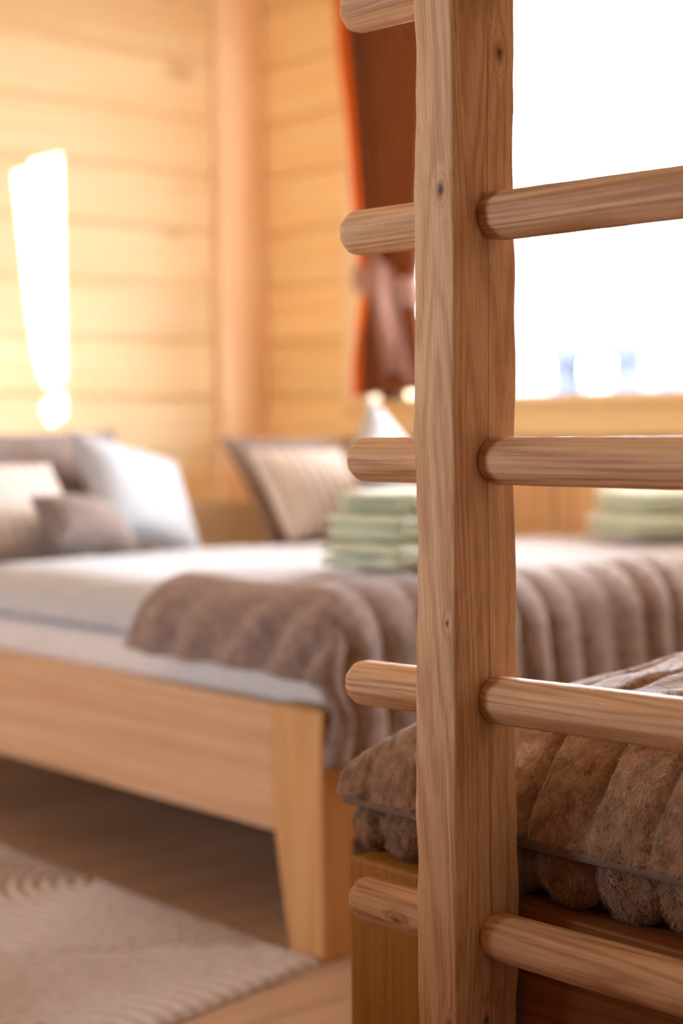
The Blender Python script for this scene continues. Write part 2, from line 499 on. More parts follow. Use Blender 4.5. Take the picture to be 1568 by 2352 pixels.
# ------------------------------------------------------------------ outdoors
gm = []
nx, ny = 30, 30
for i in range(nx):
    for j in range(ny):
        x = 6.25 + (i / (nx - 1)) ** 2 * 88; yy = -70 + 140 * j / (ny - 1)
        h = -0.6 + 3.1 * min(1, max(0, (x - 14) / 26)) ** 1.2 + 0.25 * nz(x * .08, yy * .08)
        gm.append((x, yy, h))
ev = box('added_eave', XW + T + .002, XW + T + 1.7, YR - .5, YW + .8, 2.48, 2.60, M['ceiling'], None, 0.01)  # unseen overhang, added to cut high sky light on the duvet
tag(ev, 'unseen wooden overhang added to shade the duvet', None, None, 'structure')
te = box('bounce_slab', XW + T + .002, 6.2, -12, 16, -0.25, -0.15, M['bounce_slab'], None, 0.01)  # unseen bright slab added to bounce daylight up into the room
tag(te, 'unseen pale ground added to bounce daylight indoors', None, None, 'structure')
hl = link('hillside', pyd('hillside', gm, grid_faces(nx, ny)), M['ground'], smooth=True)
tag(hl, 'pale dry slope outside the window', None, None, 'structure')
def far(px, dist):
    """ground position seen at horizontal frame offset px (metres per metre) at a given distance"""
    t = (px - 784) / 3800.0
    d = Vector((math.sin(A) + math.cos(A) * t, math.cos(A) - math.sin(A) * t, 0))
    return d * dist
def house(cx, cy, w, d, h, roof, label, chimney=None):
    e = tag(empty('house', (cx, cy, 0)), label, 'house')
    hw = box('walls', cx - d / 2, cx + d / 2, cy - w / 2, cy + w / 2, -0.4, h, M['house'], e)
    v, f = prism([(cy - w / 2 - .15, h + .001), (cy + w / 2 + .15, h + .001), (cy + w / 2 - .1, h + roof), (cy - w / 2 + .1, h + roof)], cx - d / 2 - .15, cx + d / 2 + .15, 'x')
    me = fix_normals(pyd('roof', [Vector(q) - Vector((cx, cy, 0)) for q in v], f))
    link('roof', me, M['house2'], e, (cx, cy, 0))
    if chimney:
        cyy, cw, ch = chimney
        box('chimney', cx - .3, cx + .3, cy + cyy - cw / 2, cy + cyy + cw / 2, h + roof * .3, ch, M['house2'], e, 0.02)
q = far(1302, 26); house(q.x, q.y, 0.35, 0.4, 2.0, 0.6, 'small blue-grey shed outside window, just right of ladder post')
q = far(1468, 25); house(q.x, q.y, 0.62, 0.6, 2.0, 0.45, 'blue-grey house with chimney, blurred, seen through window', (-0.24, 0.2, 3.1))
q = far(1562, 22)
pl = tag(empty('utility_pole', (q.x, q.y, 0)), 'dark upright pole outside window at the right edge', 'pole')
me = bpy.data.meshes.new('shaft'); bm = bmesh.new()
bmesh.ops.create_cone(bm, segments=12, radius1=.28, radius2=.24, depth=2.9, cap_ends=True); bm.to_mesh(me); bm.free()
link('shaft', me, M['pole'], pl, (q.x, q.y, 1.0))
me = bpy.data.meshes.new('cap'); bm = bmesh.new()
bmesh.ops.create_cone(bm, segments=12, radius1=.27, radius2=.05, depth=.12, cap_ends=True); bm.to_mesh(me); bm.free()
link('cap', me, M['pole'], pl, (q.x, q.y, 2.51))

# ------------------------------------------------------------------ ladder
lad = tag(empty('wooden_ladder', (1.165, 1.15, 0)), 'upright pine ladder with round rungs in the foreground', 'ladder')
def post_mesh(w, d, h, seed, hole=None):
    """hand-planed post: rounded corners that wander a little along its height"""
    hw, hd, r = w / 2, d / 2, 0.0035
    prof = []
    for (sx, sy, a0) in ((1, 1, 0), (-1, 1, 90), (-1, -1, 180), (1, -1, 270)):
        for q in range(4):
            a = math.radians(a0 + q * 30)
            prof.append((sx, sy, math.cos(a), math.sin(a)))
        # middle point of the following side
    ns = 150; V = []
    for s in range(ns + 1):
        z = h * s / ns
        for (sx, sy, ca, sa) in prof:
            c = 0.0030 * nz(sx * 3 + seed, sy * 3, z * 6.0) + 0.0016 * nz(sx * 5 + seed, sy * 7, z * 24.0)
            rr = r * (1.05 + 0.9 * nz(sx * 9 + seed, sy * 5, z * 11))
            V.append((sx * (hw - rr + c) + ca * rr, sy * (hd - rr + c * .8) + sa * rr, z))
    n = len(prof); Fc = []
    for s in range(ns):
        for i in range(n):
            a = s * n + i; b = s * n + (i + 1) % n
            Fc.append((a, b, b + n, a + n))
    Fc.append(tuple(reversed(range(n)))); Fc.append(tuple(range(ns * n, ns * n + n)))
    me = pyd('post', V, Fc)
    return me
PX0, PX1, PY0, PY1 = 1.121, 1.209, 1.125, 1.18
p1 = link('post', post_mesh(PX1 - PX0, PY1 - PY0, 2.05, 1.3), M['ladder_wood'], lad, ((PX0 + PX1) / 2, (PY0 + PY1) / 2, 0))
p2 = link('post', post_mesh(PX1 - PX0, PY1 - PY0, 2.05, 8.1), M['ladder_wood'], lad, ((PX0 + PX1) / 2, 0.72, 0))
for p in (p1, p2):
    p.data.polygons.foreach_set('use_smooth', [True] * len(p.data.polygons))
    p.data.set_sharp_from_angle(angle=math.radians(50))
RX = 1.173
def rung_mesh(seed, y_end, slope):
    """turned rung along y: full between the posts, drawn in to a shoulder at each post face, rounded stub end"""
    ya = 0.70; V = []; n = 28
    stops = []
    def rad(y):
        r = 0.0232
        for f in (PY0, 0.7475):
            t = abs(y - f) / 0.016
            out = (y < PY0 and f == PY0) or (y > 0.7475 and f == 0.7475)
            if out and t < 1: r = 0.0182 + 0.005 * math.sqrt(max(0, 1 - (1 - t) ** 2))
        if PY0 <= y <= PY1 or y <= 0.7475: r = min(r, 0.0182)
        t = (y_end - y) / 0.015
        if t < 1: r *= 0.66 + 0.34 * math.sqrt(max(0, 1 - (1 - t) ** 2))
        return r
    ys = list(np.linspace(ya, 0.7475, 3)) + list(np.linspace(0.7476, 0.766, 7)) + list(np.linspace(0.775, PY0 - .02, 46)) + \
         list(np.linspace(PY0 - .017, PY0, 9)) + [PY0 + .01, PY1, PY1 + .001] + list(np.linspace(PY1 + .008, y_end - .016, 10)) + \
         [y_end - .015 * (1 - math.sin(a)) for a in np.linspace(0, math.pi / 2, 9)]
    for y in ys:
        r = rad(y)
        for i in range(n):
            a = 2 * math.pi * i / n
            fac = 1.0 - 0.022 * math.cos(a * 8) + 0.03 * nz(math.cos(a) * 1.2 + seed, math.sin(a) * 1.2, y * 5) + 0.012 * nz(math.cos(a) * 4 + seed, math.sin(a) * 4, y * 30)
            V.append((r * fac * math.cos(a), y, r * fac * math.sin(a) * 1.03 + slope * (y - 1.0)))
    Fc = []
    m_ = len(ys)
    for s in range(m_ - 1):
        for i in range(n):
            a = s * n + i; b = s * n + (i + 1) % n
            Fc.append((a, a + n, b + n, b))
    Fc.append(tuple(range(n))); Fc.append(tuple(reversed(range((m_ - 1) * n, m_ * n))))
    me = pyd('rung', [(v[0], v[1] - 0.8, v[2]) for v in V], Fc)
    fix_normals(me)
    me.polygons.foreach_set('use_smooth', [True] * len(me.polygons))
    me.set_sharp_from_angle(angle=math.radians(45))
    return me
for i, (z, ye, sl) in enumerate(((1.338, 1.327, 0.02), (1.1075, 1.329, 0.012), (0.872, 1.320, 0.0), (0.640, 1.325, -0.02), (0.4045, 1.322, -0.015), (1.57, 1.325, 0), (1.80, 1.325, 0), (0.17, 1.32, 0))):
    link('rung', rung_mesh(i * 3.7, ye, sl), M['rung_wood_knot' if i == 4 else 'rung_wood'], lad, (RX, 0.8, z))

# ------------------------------------------------------------------ single bed in front
BX, BY1, BZ = 1.215, 1.389, 0.424
bunk = tag(empty('single_bed', (1.7, 0.4, 0)), 'pine single bed under the ladder with brown plush blanket on it', 'bed')
box('leg', BX, BX + .055, BY1 - .16, BY1, 0.0, BZ, M['bunk_wood_v'], bunk, 0.004)
box('leg', BX, BX + .055, -0.66, -0.5, 0.0, BZ, M['bunk_wood_v'], bunk, 0.004)
box('leg', 2.08, 2.15, BY1 - .16, BY1, 0.0, BZ, M['bunk_wood_v'], bunk, 0.004)
box('leg', 2.08, 2.15, -0.66, -0.5, 0.0, BZ, M['bunk_wood_v'], bunk, 0.004)
box('side_rail', BX + .004, BX + .05, -0.5, BY1 - .16, 0.16, BZ - .002, M['bunk_wood_y'], bunk, 0.004)
box('side_rail', 2.10, 2.146, -0.5, BY1 - .16, 0.16, BZ - .002, M['bunk_wood_y'], bunk, 0.004)
box('end_rail', BX + .07, 2.08, BY1 - .05, BY1 - .004, 0.16, BZ - .002, M['bunk_wood_x'], bunk, 0.004)
box('end_rail', BX + .07, 2.08, -0.656, -0.61, 0.16, BZ - .002, M['bunk_wood_x'], bunk, 0.004)
# folded plush blanket
def fur(name, pts, faces, count, length, width, comb, mat, parent, origin, mask=None, tint=None, lay=0.55):
    pts = np.asarray(pts, float); fa = np.asarray([f[:3] for f in faces] + [(f[0], f[2], f[3]) for f in faces])
    a, b, c = pts[fa[:, 0]], pts[fa[:, 1]], pts[fa[:, 2]]
    nrm = np.cross(b - a, c - a); ar = np.linalg.norm(nrm, axis=1)
    cen = (a + b + c) / 3
    w = ar.copy()
    if mask is not None: w = w * mask(cen)
    idx = rng.choice(len(fa), count, p=w / w.sum())
    r1, r2 = rng.random(count), rng.random(count)
    fl = r1 + r2 > 1; r1[fl] = 1 - r1[fl]; r2[fl] = 1 - r2[fl]
    p = a[idx] + (b - a)[idx] * r1[:, None] + (c - a)[idx] * r2[:, None]
    n = nrm[idx] / np.maximum(ar[idx], 1e-12)[:, None]
    # clumped direction field
    fx = np.sin(p[:, 1] * 210 + 3 * np.sin(p[:, 0] * 130 + p[:, 2] * 170)) + np.sin(p[:, 2] * 190 - p[:, 0] * 160)
    fy = np.cos(p[:, 0] * 180 + 2 * np.sin(p[:, 1] * 150)) + np.cos(p[:, 2] * 230 + p[:, 1] * 70)
    d = np.tile(np.asarray(comb, float), (count, 1)) + np.stack([0.30 * fx, 0.45 * fy, 0.25 * fx * fy], 1) + rng.normal(0, .35, (count, 3))
    d -= (d * n).sum(1)[:, None] * n
    d /= np.maximum(np.linalg.norm(d, axis=1), 1e-9)[:, None]
    dirn = n * (1 - lay) + d * lay
    dirn /= np.linalg.norm(dirn, axis=1)[:, None]
    L = length * rng.uniform(.6, 1.15, count)[:, None]
    side = np.cross(dirn, n); side /= np.maximum(np.linalg.norm(side, axis=1), 1e-9)[:, None]
    wv = side * (width * rng.uniform(.6, 1.2, count)[:, None])
    mid = p + dirn * L * .55 ; tip = p + dirn * L + d * L * .25 - n * L * .12
    Vv = np.stack([p - wv, p + wv, mid + wv * .7, mid - wv * .7, tip], 1).reshape(-1, 3) - np.asarray(origin)
    k = np.arange(count) * 5
    quad = np.stack([k, k + 1, k + 2, k + 3], 1); tri = np.stack([k + 3, k + 2, k + 4], 1)
    me = bpy.data.meshes.new(name)
    me.vertices.add(len(Vv)); me.vertices.foreach_set('co', Vv.ravel().astype(np.float32))
    me.loops.add(count * 7)
    lo = np.concatenate([quad, tri], 1).ravel().astype(np.int32)
    me.loops.foreach_set('vertex_index', lo)
    me.polygons.add(count * 2)
    ls = np.stack([np.arange(count) * 7, np.arange(count) * 7 + 4], 1).ravel().astype(np.int32)
    me.polygons.foreach_set('loop_start', ls)
    me.polygons.foreach_set('use_smooth', np.ones(count * 2, bool))
    me.update(calc_edges=True)
    me.validate()
    o = link(name, me, mat, parent, origin)
    o['kind'] = 'stuff'
    return o
PITCH = 0.079
def groove(y):
    t = ((y - 1.405 + 0.118) / PITCH) % 1.0
    t = min(t, 1 - t)
    return math.exp(-(t / 0.085) ** 2)
UX, UY1, RC = 1.226, 1.427, 0.02
UB = 0.490
def upper_h(d):
    t = min(1.0, max(0.0, d / 0.13))
    return 0.128 * (1 - (1 - t) ** 2) ** 0.62 + 0.03 * min(1.0, max(0.0, d) / 0.35)
def upper_point(x, y):
    dx, dy = x - UX, UY1 - y
    arc = 1.0
    if dx < RC and dy < RC:
        ex, ey = RC - dx, RC - dy
        L = math.hypot(ex, ey)
        if L > RC:
            ex, ey = ex / L * RC, ey / L * RC
            x, y = UX + RC - ex, UY1 - RC + ey
            L = RC
        arc = RC - L
        dx, dy = x - UX, UY1 - y
    p, q = max(dx, 1e-5), max(dy * 0.42, 1e-5)
    d = min((p ** -3 + q ** -3) ** (-1 / 3), arc)
    hh = upper_h(d)
    z = UB + hh
    e = min(1, d / 0.03)
    z -= 0.016 * groove(y) * min(1, d / 0.02) * min(1, max(0.15, (UY1 - y - 0.05) / 0.07))
    z += e * (0.010 * nz(x * 5, y * 5) + 0.006 * nz(x * 14, y * 9, 3) + 0.004 * nz(x * 9, y * 32, 5))
    # a soft heap further in
    z += 0.022 * math.exp(-((x - 1.60) / .12) ** 2 - ((y - 1.14) / .14) ** 2) * e
    xx = x - 0.006 * (1 - groove(y)) * (1 - min(1, d / .06))
    return (xx, y, z)
us = [UX + 0.72 * (i / 70) ** 1.5 for i in range(71)]
vy = [UY1 - 0.0045 * (i ** 1.0) for i in range(0, 240)] + [0.3, 0.1, -0.1, -0.3, -0.5]
top = [upper_point(x, y) for x in us for y in vy]
nu, nv = len(us), len(vy)
faces = grid_faces(nu, nv)
faces = [tuple(reversed(f)) for f in faces]
bl = tag(empty('plush_blanket', (1.6, 0.6, BZ)), 'folded brown ribbed plush blanket piled on the single bed', 'blanket')
org = Vector((1.6, 0.6, 0.5))
me = pyd('upper_fold', [Vector(v) - org for v in top], faces)
up_o = link('upper_fold', me, M['plush'], bl, org, smooth=True)
me.update()
# boundary of the upper fold
def boundary(inset, step=0.003):
    pts = []
    y = -0.5
    ic = max(inset + 0.012, RC)
    R_ = ic - inset
    while y < UY1 - ic: pts.append((UX + inset, y, -1, 0)); y += step
    for i in range(24):
        a = math.pi - i / 23 * math.pi / 2
        pts.append((UX + ic + R_ * math.cos(a), UY1 - ic + R_ * math.sin(a), math.cos(a), math.sin(a)))
    x = UX + ic
    while x < 1.95: pts.append((x, UY1 - inset, 0, 1)); x += step
    return pts
bd = boundary(0.002)
V = []
for i, (x, y, nx_, ny_) in enumerate(bd):
    w = 0.0025 * nz(i * .03, 1.0) ; zz = 0.002 * nz(i * .02, 4.0)
    for (o_, z) in ((0.006, 0.494), (0.0, 0.492), (-0.003, 0.486), (-0.001, 0.479), (0.012, 0.477), (0.09, 0.477)):
        V.append((x - nx_ * (o_ + w * .3), y - ny_ * (o_ + w * .3), z + zz))
me = pyd('hem', [Vector(v) - org for v in V], grid_faces(len(bd), 6))
fix_normals(me)
link('hem', me, M['hem'], bl, org, smooth=True)
# lower fold: row of plump ribs resting on the rail
bd = boundary(0.030, 0.002)
V = []; np_ = 14; acc = 0.0; prev = None
for i, (x, y, nx_, ny_) in enumerate(bd):
    if prev is not None: acc += math.hypot(x - prev[0], y - prev[1])
    prev = (x, y)
    t = (acc / PITCH + 0.35) % 1.0
    rib = abs(math.sin(math.pi * t)) ** 0.55
    ex = 0.35 + 0.65 * rib
    for j in range(np_):
        a = math.pi * (j / (np_ - 1)) - math.pi / 2
        hgt = 0.030 * (0.62 + 0.38 * rib)
        zc = 0.484 - hgt
        out = (0.024 * ex) * math.cos(a) + 0.006 * nz(i * .05, j * .3) * math.cos(a)
        if j == 0: out -= 0.05
        if j == np_ - 1: out -= 0.06
        V.append((x + nx_ * out, y + ny_ * out, zc + hgt * math.sin(a)))
lowfaces = grid_faces(len(bd), np_)
me = pyd('lower_fold', [Vector(v) - org for v in V], lowfaces)
fix_normals(me)
link('lower_fold', me, M['plush'], bl, org, smooth=True)
low_pts = V
def um(c):
    return ((c[:, 1] > 0.62) & (c[:, 0] < 1.85)).astype(float) * np.where(c[:, 0] < 1.5, 1.6, 0.7)
fur('pile', top, faces, 150000, 0.0048, 0.00045, (-0.7, 0.15, -0.7), M['plush'], bl, org, um, lay=0.78)
lf = [tuple(f) for f in lowfaces]
v0 = [np.array(low_pts[i]) for i in lf[len(lf) // 4]]
nn = np.cross(v0[1] - v0[0], v0[2] - v0[0])
if nn[0] > 0: lf = [tuple(reversed(f)) for f in lf]
fur('pile', low_pts, lf, 52000, 0.0075, 0.0005, (-0.3, 0.0, -0.8), M['plush'], bl, org, lambda c: ((c[:, 1] > 0.62) & (c[:, 0] < 1.5)).astype(float), lay=0.5)
# mattress of the single bed
me = box_mesh('mattress', 0.80, 1.82, 0.272, 0.012, 2)
link('mattress', me, M['hem'], bunk, (1.672, 0.40, 0.338), smooth=True)
me = box_mesh('base_board', 0.8, 1.84, 0.04, 0.004, 1)
link('base_board', me, M['bunk_wood_y'], bunk, (1.69, 0.40, 0.18))

# ------------------------------------------------------------------ double bed
DX, DY, DX1, DY1 = 1.789, 2.111, 3.53, 4.25
RT, RB = 0.430, 0.204
bed = tag(empty('double_bed', ((DX + DX1) / 2, (DY + DY1) / 2, 0)), 'wide pale pine double bed with white bedding', 'bed')
def leg(xa, ya, sx, sy):
    """square at the rail, tapering towards the floor on its inner sides"""
    w = 0.139
    V = []
    for (z, wy, wx) in ((0.0, 0.093, 0.062), (RB, 0.133, 0.07), (RB + .003, w, 0.07), (RT, w, 0.07)):
        for (p, q) in ((0, 0), (1, 0), (1, 1), (0, 1)):
            V.append((sx * p * wx, sy * q * wy, z))
    Fc = [(0, 1, 2, 3), (12, 13, 14, 15)]
    for s in range(3):
        for i in range(4):
            Fc.append((s * 4 + i, s * 4 + (i + 1) % 4, s * 4 + 4 + (i + 1) % 4, s * 4 + 4 + i))
    me = fix_normals(pyd('leg', V, Fc))
    bm = bmesh.new(); bm.from_mesh(me)
    bmesh.ops.bevel(bm, geom=[e for e in bm.edges if e.calc_face_angle(0) > 0.6], offset=0.003, segments=2, affect='EDGES')
    bm.to_mesh(me); bm.free()
    link('leg', me, M['bed_wood_z'], bed, (xa, ya, 0))
leg(DX, DY, 1, 1); leg(DX1, DY, -1, 1); leg(DX, DY1 - .06, 1, -1); leg(DX1, DY1 - .06, -1, -1)
for xa in (DX + .004, DX1 - .044):
    s = box('side_rail', xa, xa + .04, DY + .139, DY1 - .2, RB, RT - .002, M['bed_wood_y'], bed, 0.004)
    if xa < 2:
        box('edge_strip', xa - .003, xa + .001, DY + .139, DY1 - .2, RB + .001, RB + .018, M['bed_wood_y'], s, 0.001, 1)
box('foot_rail', DX + .07, DX1 - .07, DY + .004, DY + .044, RB, RT - .002, M['bed_wood_x'], bed, 0.004)
box('headboard', DX, DX1, DY1 - .055, DY1, 0.2, 0.690, M['headboard'], bed, 0.006)
dm = tag(empty('mattress', (2.66, 3.16, 0.24)), 'cream sheeted mattress set in the double bed frame', 'mattress')
me = box_mesh('body', 1.62, 2.02, 0.26, 0.03, 3)
link('body', me, M['sheet'], dm, (2.66, 3.17, 0.37), smooth=True)
me = box_mesh('slat_base', 1.62, 2.02, 0.03, 0.003, 1)
link('slat_base', me, M['bed_wood_x'], dm, (2.66, 3.17, 0.222))
# duvet
def puff(x0, x1, y0, y1, zb, h, soft, seed, amp, nx=70, ny=80):
    V = []
    for i in range(nx):
        for j in range(ny):
            s, t = i / (nx - 1), j / (ny - 1)
            s = 0.5 - 0.5 * math.cos(math.pi * s); t = 0.5 - 0.5 * math.cos(math.pi * t)
            x, y = x0 + (x1 - x0) * s, y0 + (y1 - y0) * t
            d = min(x - x0, x1 - x, y - y0, y1 - y)
            e = min(1, d / soft)
            f = (1 - (1 - e) ** 2) ** 0.6
            z = zb + h * f + amp * e * (nz(x * 3 + seed, y * 3) + .5 * nz(x * 8 + seed, y * 8, 2))
            V.append((x + 0.012 * nz(y * 9, seed) * (1 - e), y, z))
    top_n = len(V)
    Fc = [tuple(reversed(f)) for f in grid_faces(nx, ny)]
    V += [(v[0], v[1], zb - 0.004) for v in V[:top_n]]
    Fc += [tuple(k + top_n for k in f) for f in grid_faces(nx, ny)]
    return V, Fc
V, Fc = puff(1.835, 3.49, 2.17, 3.62, 0.507, 0.098, 0.20, 2.0, 0.008)
o_ = Vector((2.66, 2.9, 0.5))
duv = tag(empty('duvet', (2.66, 2.9, 0.5)), 'puffy white duvet spread over the double bed', 'duvet')
link('cover', pyd('cover', [Vector(v) - o_ for v in V], Fc), M['white'], duv, o_, smooth=True)
# narrow quilted border along its front edge
V = []
for i in range(200):
    y = 2.20 + 1.40 * i / 199
    x = 1.835 + 0.012 * nz(y * 9, 2.0)
    for a in range(9):
        q = 2 * math.pi * a / 8
        V.append((x + .004 + 0.006 * math.cos(q), y, 0.513 + 0.007 * math.sin(q)))
link('piping', pyd('piping', [Vector(v) - o_ for v in V], grid_faces(200, 9)), M['white'], duv, o_, smooth=True)

# throw across the foot of the bed
def throw_pt(u, v):
    """u: metres from the front fold line inwards (negative = hanging in front); v: from the foot fold line (negative = hanging)"""
    def fold(s, r):
        # returns (outward, drop) for arc length s past the fold line
        q = r * math.pi / 2
        if s <= 0: return (s, 0.0)
        if s < q: return (r * math.sin(s / r), r * (1 - math.cos(s / r)))
        return (r + 0.10 * (s - q), r + (s - q) * 0.99)
    ou, du = fold(-u, 0.11); ov, dv = fold(-v, 0.10)
    ztop = 0.622 + 0.008 * nz(u * 4, v * 4)
    drop = (du ** 4 + dv ** 4) ** 0.25
    x, y = 1.905 - ou, 2.205 - ov
    x += 0.020 * math.exp(-((u) / .15) ** 2) * max(0, -v) * 1.2
    z = ztop - drop
    rib = abs(math.sin(math.pi * (u + 0.02 * nz(u * 3, v * 2, 9)) / 0.088)) ** 0.9 * (0.65 + 0.7 * nz(u * 6, v * 4, 4))
    amp = 0.006 + 0.016 * min(1, max(0, (0.12 - v) / 0.2))
    nx_, ny_ = 0, -min(1, dv / .08); nz_ = 1 - min(1, drop / .12)
    x += 0; y += ny_ * rib * amp; z += nz_ * rib * amp * .7
    if du > 0.02:
        w = 0.016 * nz(v * 14, u * 9, 2) * min(1, du / .08) + 0.012 * math.sin((v + u * 0.6) * 46 + 1.0 + 2 * nz(v * 5, 3)) * min(1, du / .08) * (0.4 + 0.6 * math.exp(-max(0, v) / .2))
        x -= w + 0.006
        z += 0.01 * nz(v * 6, 7)
    return (x, y, z)
U = list(np.linspace(-0.20, 0.10, 60)) + list(np.linspace(0.11, 1.60, 150))
Vv = list(np.linspace(-0.335, 0.08, 70)) + list(np.linspace(0.09, 0.44, 40))
def vlen(u): return 0.36
P_ = []
for u in U:
    for v in Vv:
        vv = v
        if v > 0.08:
            end = 0.40 + 0.20 * min(1, max(0, u) / .6) + 0.10 * min(1, max(0, -u) / .22) + 0.012 * nz(u * 5, 1)
            vv = 0.08 + (v - 0.08) / 0.36 * (end - 0.08)
        p = throw_pt(u, vv)
        P_.append(p)
o_ = Vector((2.6, 2.4, 0.6))
th = tag(empty('bed_throw', (2.6, 2.4, 0.62)), 'taupe ribbed plush throw draped over foot of the double bed', 'throw')
me = pyd('cloth', [Vector(p) - o_ for p in P_], [tuple(reversed(f)) for f in grid_faces(len(U), len(Vv))])
cl = link('cloth', me, M['throw'], th, o_, smooth=True)
sm = cl.modifiers.new('thick', 'SOLIDIFY'); sm.thickness = 0.012; sm.offset = -1
nvv = len(Vv)
edge = [P_[i * nvv] for i in range(len(U))]
V = []
for (x, y, z) in edge:
    for a in range(9):
        q = 2 * math.pi * a / 8
        V.append((x, y + 0.008 * math.cos(q), z + 0.008 * math.sin(q)))
link('hem', pyd('hem', [Vector(v) - o_ for v in V], grid_faces(len(edge), 9)), M['hem'], th, o_, smooth=True)

# towels
def towel_mesh(w, d, h, seed):
    """folded towel: two soft layers, rounded on the fold sides"""
    bm = bmesh.new()
    V = []; nxx, nyy = 26, 22
    for lay in range(2):
        zb = lay * h / 2
        for s in range(2):
            for i in range(nxx):
                for j in range(nyy):
                    a = -1 + 2 * i / (nxx - 1); b = -1 + 2 * j / (nyy - 1)
                    e = max(0.0, (1 - abs(a) ** 10) * (1 - abs(b) ** 10)) ** 0.5
                    zz = zb + h / 4 + (h / 4 * e * (1 if s else -1))
                    wob = 0.006 * nz(a * 2 + seed, b * 2, lay) if s else 0
                    rr = 1.0 - 0.025 * (abs(a * b)) ** 6
                    x = w / 2 * a * rr + 0.006 * nz(b * 2, seed + lay); y = d / 2 * b * rr + 0.006 * nz(a * 2, seed + 5 + lay)
                    V.append((x, y, zz + wob * e + 0.004 * (lay if s else 0) * 0))
    n = nxx * nyy; Fc = []
    for k in range(4):
        g = grid_faces(nxx, nyy)
        Fc += [tuple(q + k * n for q in (f if k % 2 == 0 else tuple(reversed(f)))) for f in g]
    return pyd('towel', V, Fc)
def stack(items, cx, cy, z0):
    z = z0
    for (w, d, h, rot, dx, dy, seed, label) in items:
        e = tag(empty('folded_towel', (cx + dx, cy + dy, z)), label, 'towel', 'pale green towels on the throw')
        me = towel_mesh(w, d, h, seed)
        o = link('cloth', me, M['towel'], e, (cx + dx, cy + dy, z), smooth=True)
        v = []
        for i in range(30):
            t = -1 + 2 * i / 29
            for a in range(7):
                q = 2 * math.pi * a / 6
                v.append((w / 2 * .97 * t, -d / 2 * 0.99 + .004 * math.cos(q), h * 0.5 + .005 * math.sin(q)))
        b = link('edge_binding', pyd('edge_binding', v, grid_faces(30, 7)), M['towel'], e, (cx + dx, cy + dy, z), smooth=True)
        e.rotation_euler.z = rot
        z += h + 0.004
stack([(0.30, 0.22, 0.050, 0.06, 0, 0, 1.0, 'bottom pale green towel of the stack behind the ladder post'),
       (0.29, 0.21, 0.050, 0.02, 0.010, 0.0, 2.0, 'middle pale green towel of the stack behind the ladder post'),
       (0.26, 0.20, 0.036, 0.12, 0.02, 0.005, 3.0, 'top pale green towel of the stack behind the ladder post')], 2.175, 2.300, 0.645)
stack([(0.36, 0.30, 0.056, -0.50, 0, 0, 4.0, 'lower pale green towel of the stack right of ladder'),
       (0.33, 0.28, 0.056, -0.45, 0.02, 0.01, 5.0, 'upper pale green towel of the stack right of ladder')], 3.22, 2.48, 0.646)

# pillows
def cushion(w, h, t, mat, seed, n=28, pinch=0.10):
    V = []
    for s in (1, -1):
        for i in range(n):
            for j in range(n):
                a = math.sin(math.pi / 2 * (-1 + 2 * i / (n - 1))); b = math.sin(math.pi / 2 * (-1 + 2 * j / (n - 1)))
                e = max(0.0, (1 - a * a) * (1 - b * b)) ** 0.42
                x = w / 2 * a * (1 - pinch * (1 - b * b) * a * a); z = h / 2 * b * (1 - pinch * (1 - a * a) * b * b)
                y = -s * t / 2 * e * (1 + 0.15 * nz(a * 1.5 + seed, b * 1.5, s))
                V.append((x, y, z + h / 2))
    g = grid_faces(n, n)
    Fc = [tuple(f) for f in g] + [tuple(reversed([k + n * n for k in f])) for f in g]
    me = pyd('cover', V, Fc)
    fix_normals(me)
    return me
def pillow(name, label, w, h, t, mat, loc, rx, ry, rz, seed, group=None, pinch=0.10):
    e = tag(empty(name, loc), label, 'pillow', group)
    me = cushion(w, h, t, mat, seed, pinch=pinch)
    link('cover', me, mat, e, loc, smooth=True)
    # piped seam round the edge
    V = []; n = 80
    for i in range(n):
        f = i / n * 4; k = int(f); q = -1 + 2 * (f - k); q = math.sin(math.pi / 2 * q)
        a, b = [(q, -1), (1, q), (-q, 1), (-1, -q)][k]
        x = w / 2 * a * (1 - pinch * (1 - b * b) * a * a); z = h / 2 * b * (1 - pinch * (1 - a * a) * b * b) + h / 2
        for c in range(6):
            r = 2 * math.pi * c / 6
            V.append((x + 0.004 * math.cos(r) * abs(a), 0.004 * math.sin(r), z + 0.004 * math.cos(r) * abs(b)))
    Fc = []
    for i in range(n):
        for c in range(6):
            a_, b_ = i * 6 + c, i * 6 + (c + 1) % 6
            a2, b2 = ((i + 1) % n) * 6 + c, ((i + 1) % n) * 6 + (c + 1) % 6
            Fc.append((a_, b_, b2, a2))
    link('seam', pyd('seam', V, Fc), mat, e, loc, smooth=True)
    e.rotation_euler = (rx, ry, rz)
    return e
D = math.radians
pillow('bed_pillow', 'large grey-brown pillow at back of the left pillow group', 0.60, 0.42, 0.14, M['greybrown'], (2.34, 3.80, 0.55), D(-30), 0, D(2), 1.0)
pillow('striped_pillow', 'cream striped pillow leaning at the left edge of the photo', 0.42, 0.30, 0.12, M['striped'], (2.07, 3.56, 0.60), D(-42), 0, D(4), 2.0)
pillow('white_cushion', 'white cushion tilted on its corner in the left pillow group', 0.37, 0.34, 0.15, M['white'], (2.48, 3.62, 0.60), D(-36), D(14), D(4), 3.0, pinch=0.16)
pillow('taupe_cushion', 'small taupe cushion, part shade stand-in, before the white left cushion', 0.26, 0.16, 0.12, M['greybrown'], (2.20, 3.43, 0.63), D(-50), D(8), D(10), 9.0)  # part grey pillow, part painted shade under the white cushion
pillow('bed_pillow', 'large grey-brown pillow at back of the right pillow group', 0.54, 0.43, 0.14, M['greybrown'], (3.265, 3.74, 0.55), D(-38), 0, D(0), 4.0)
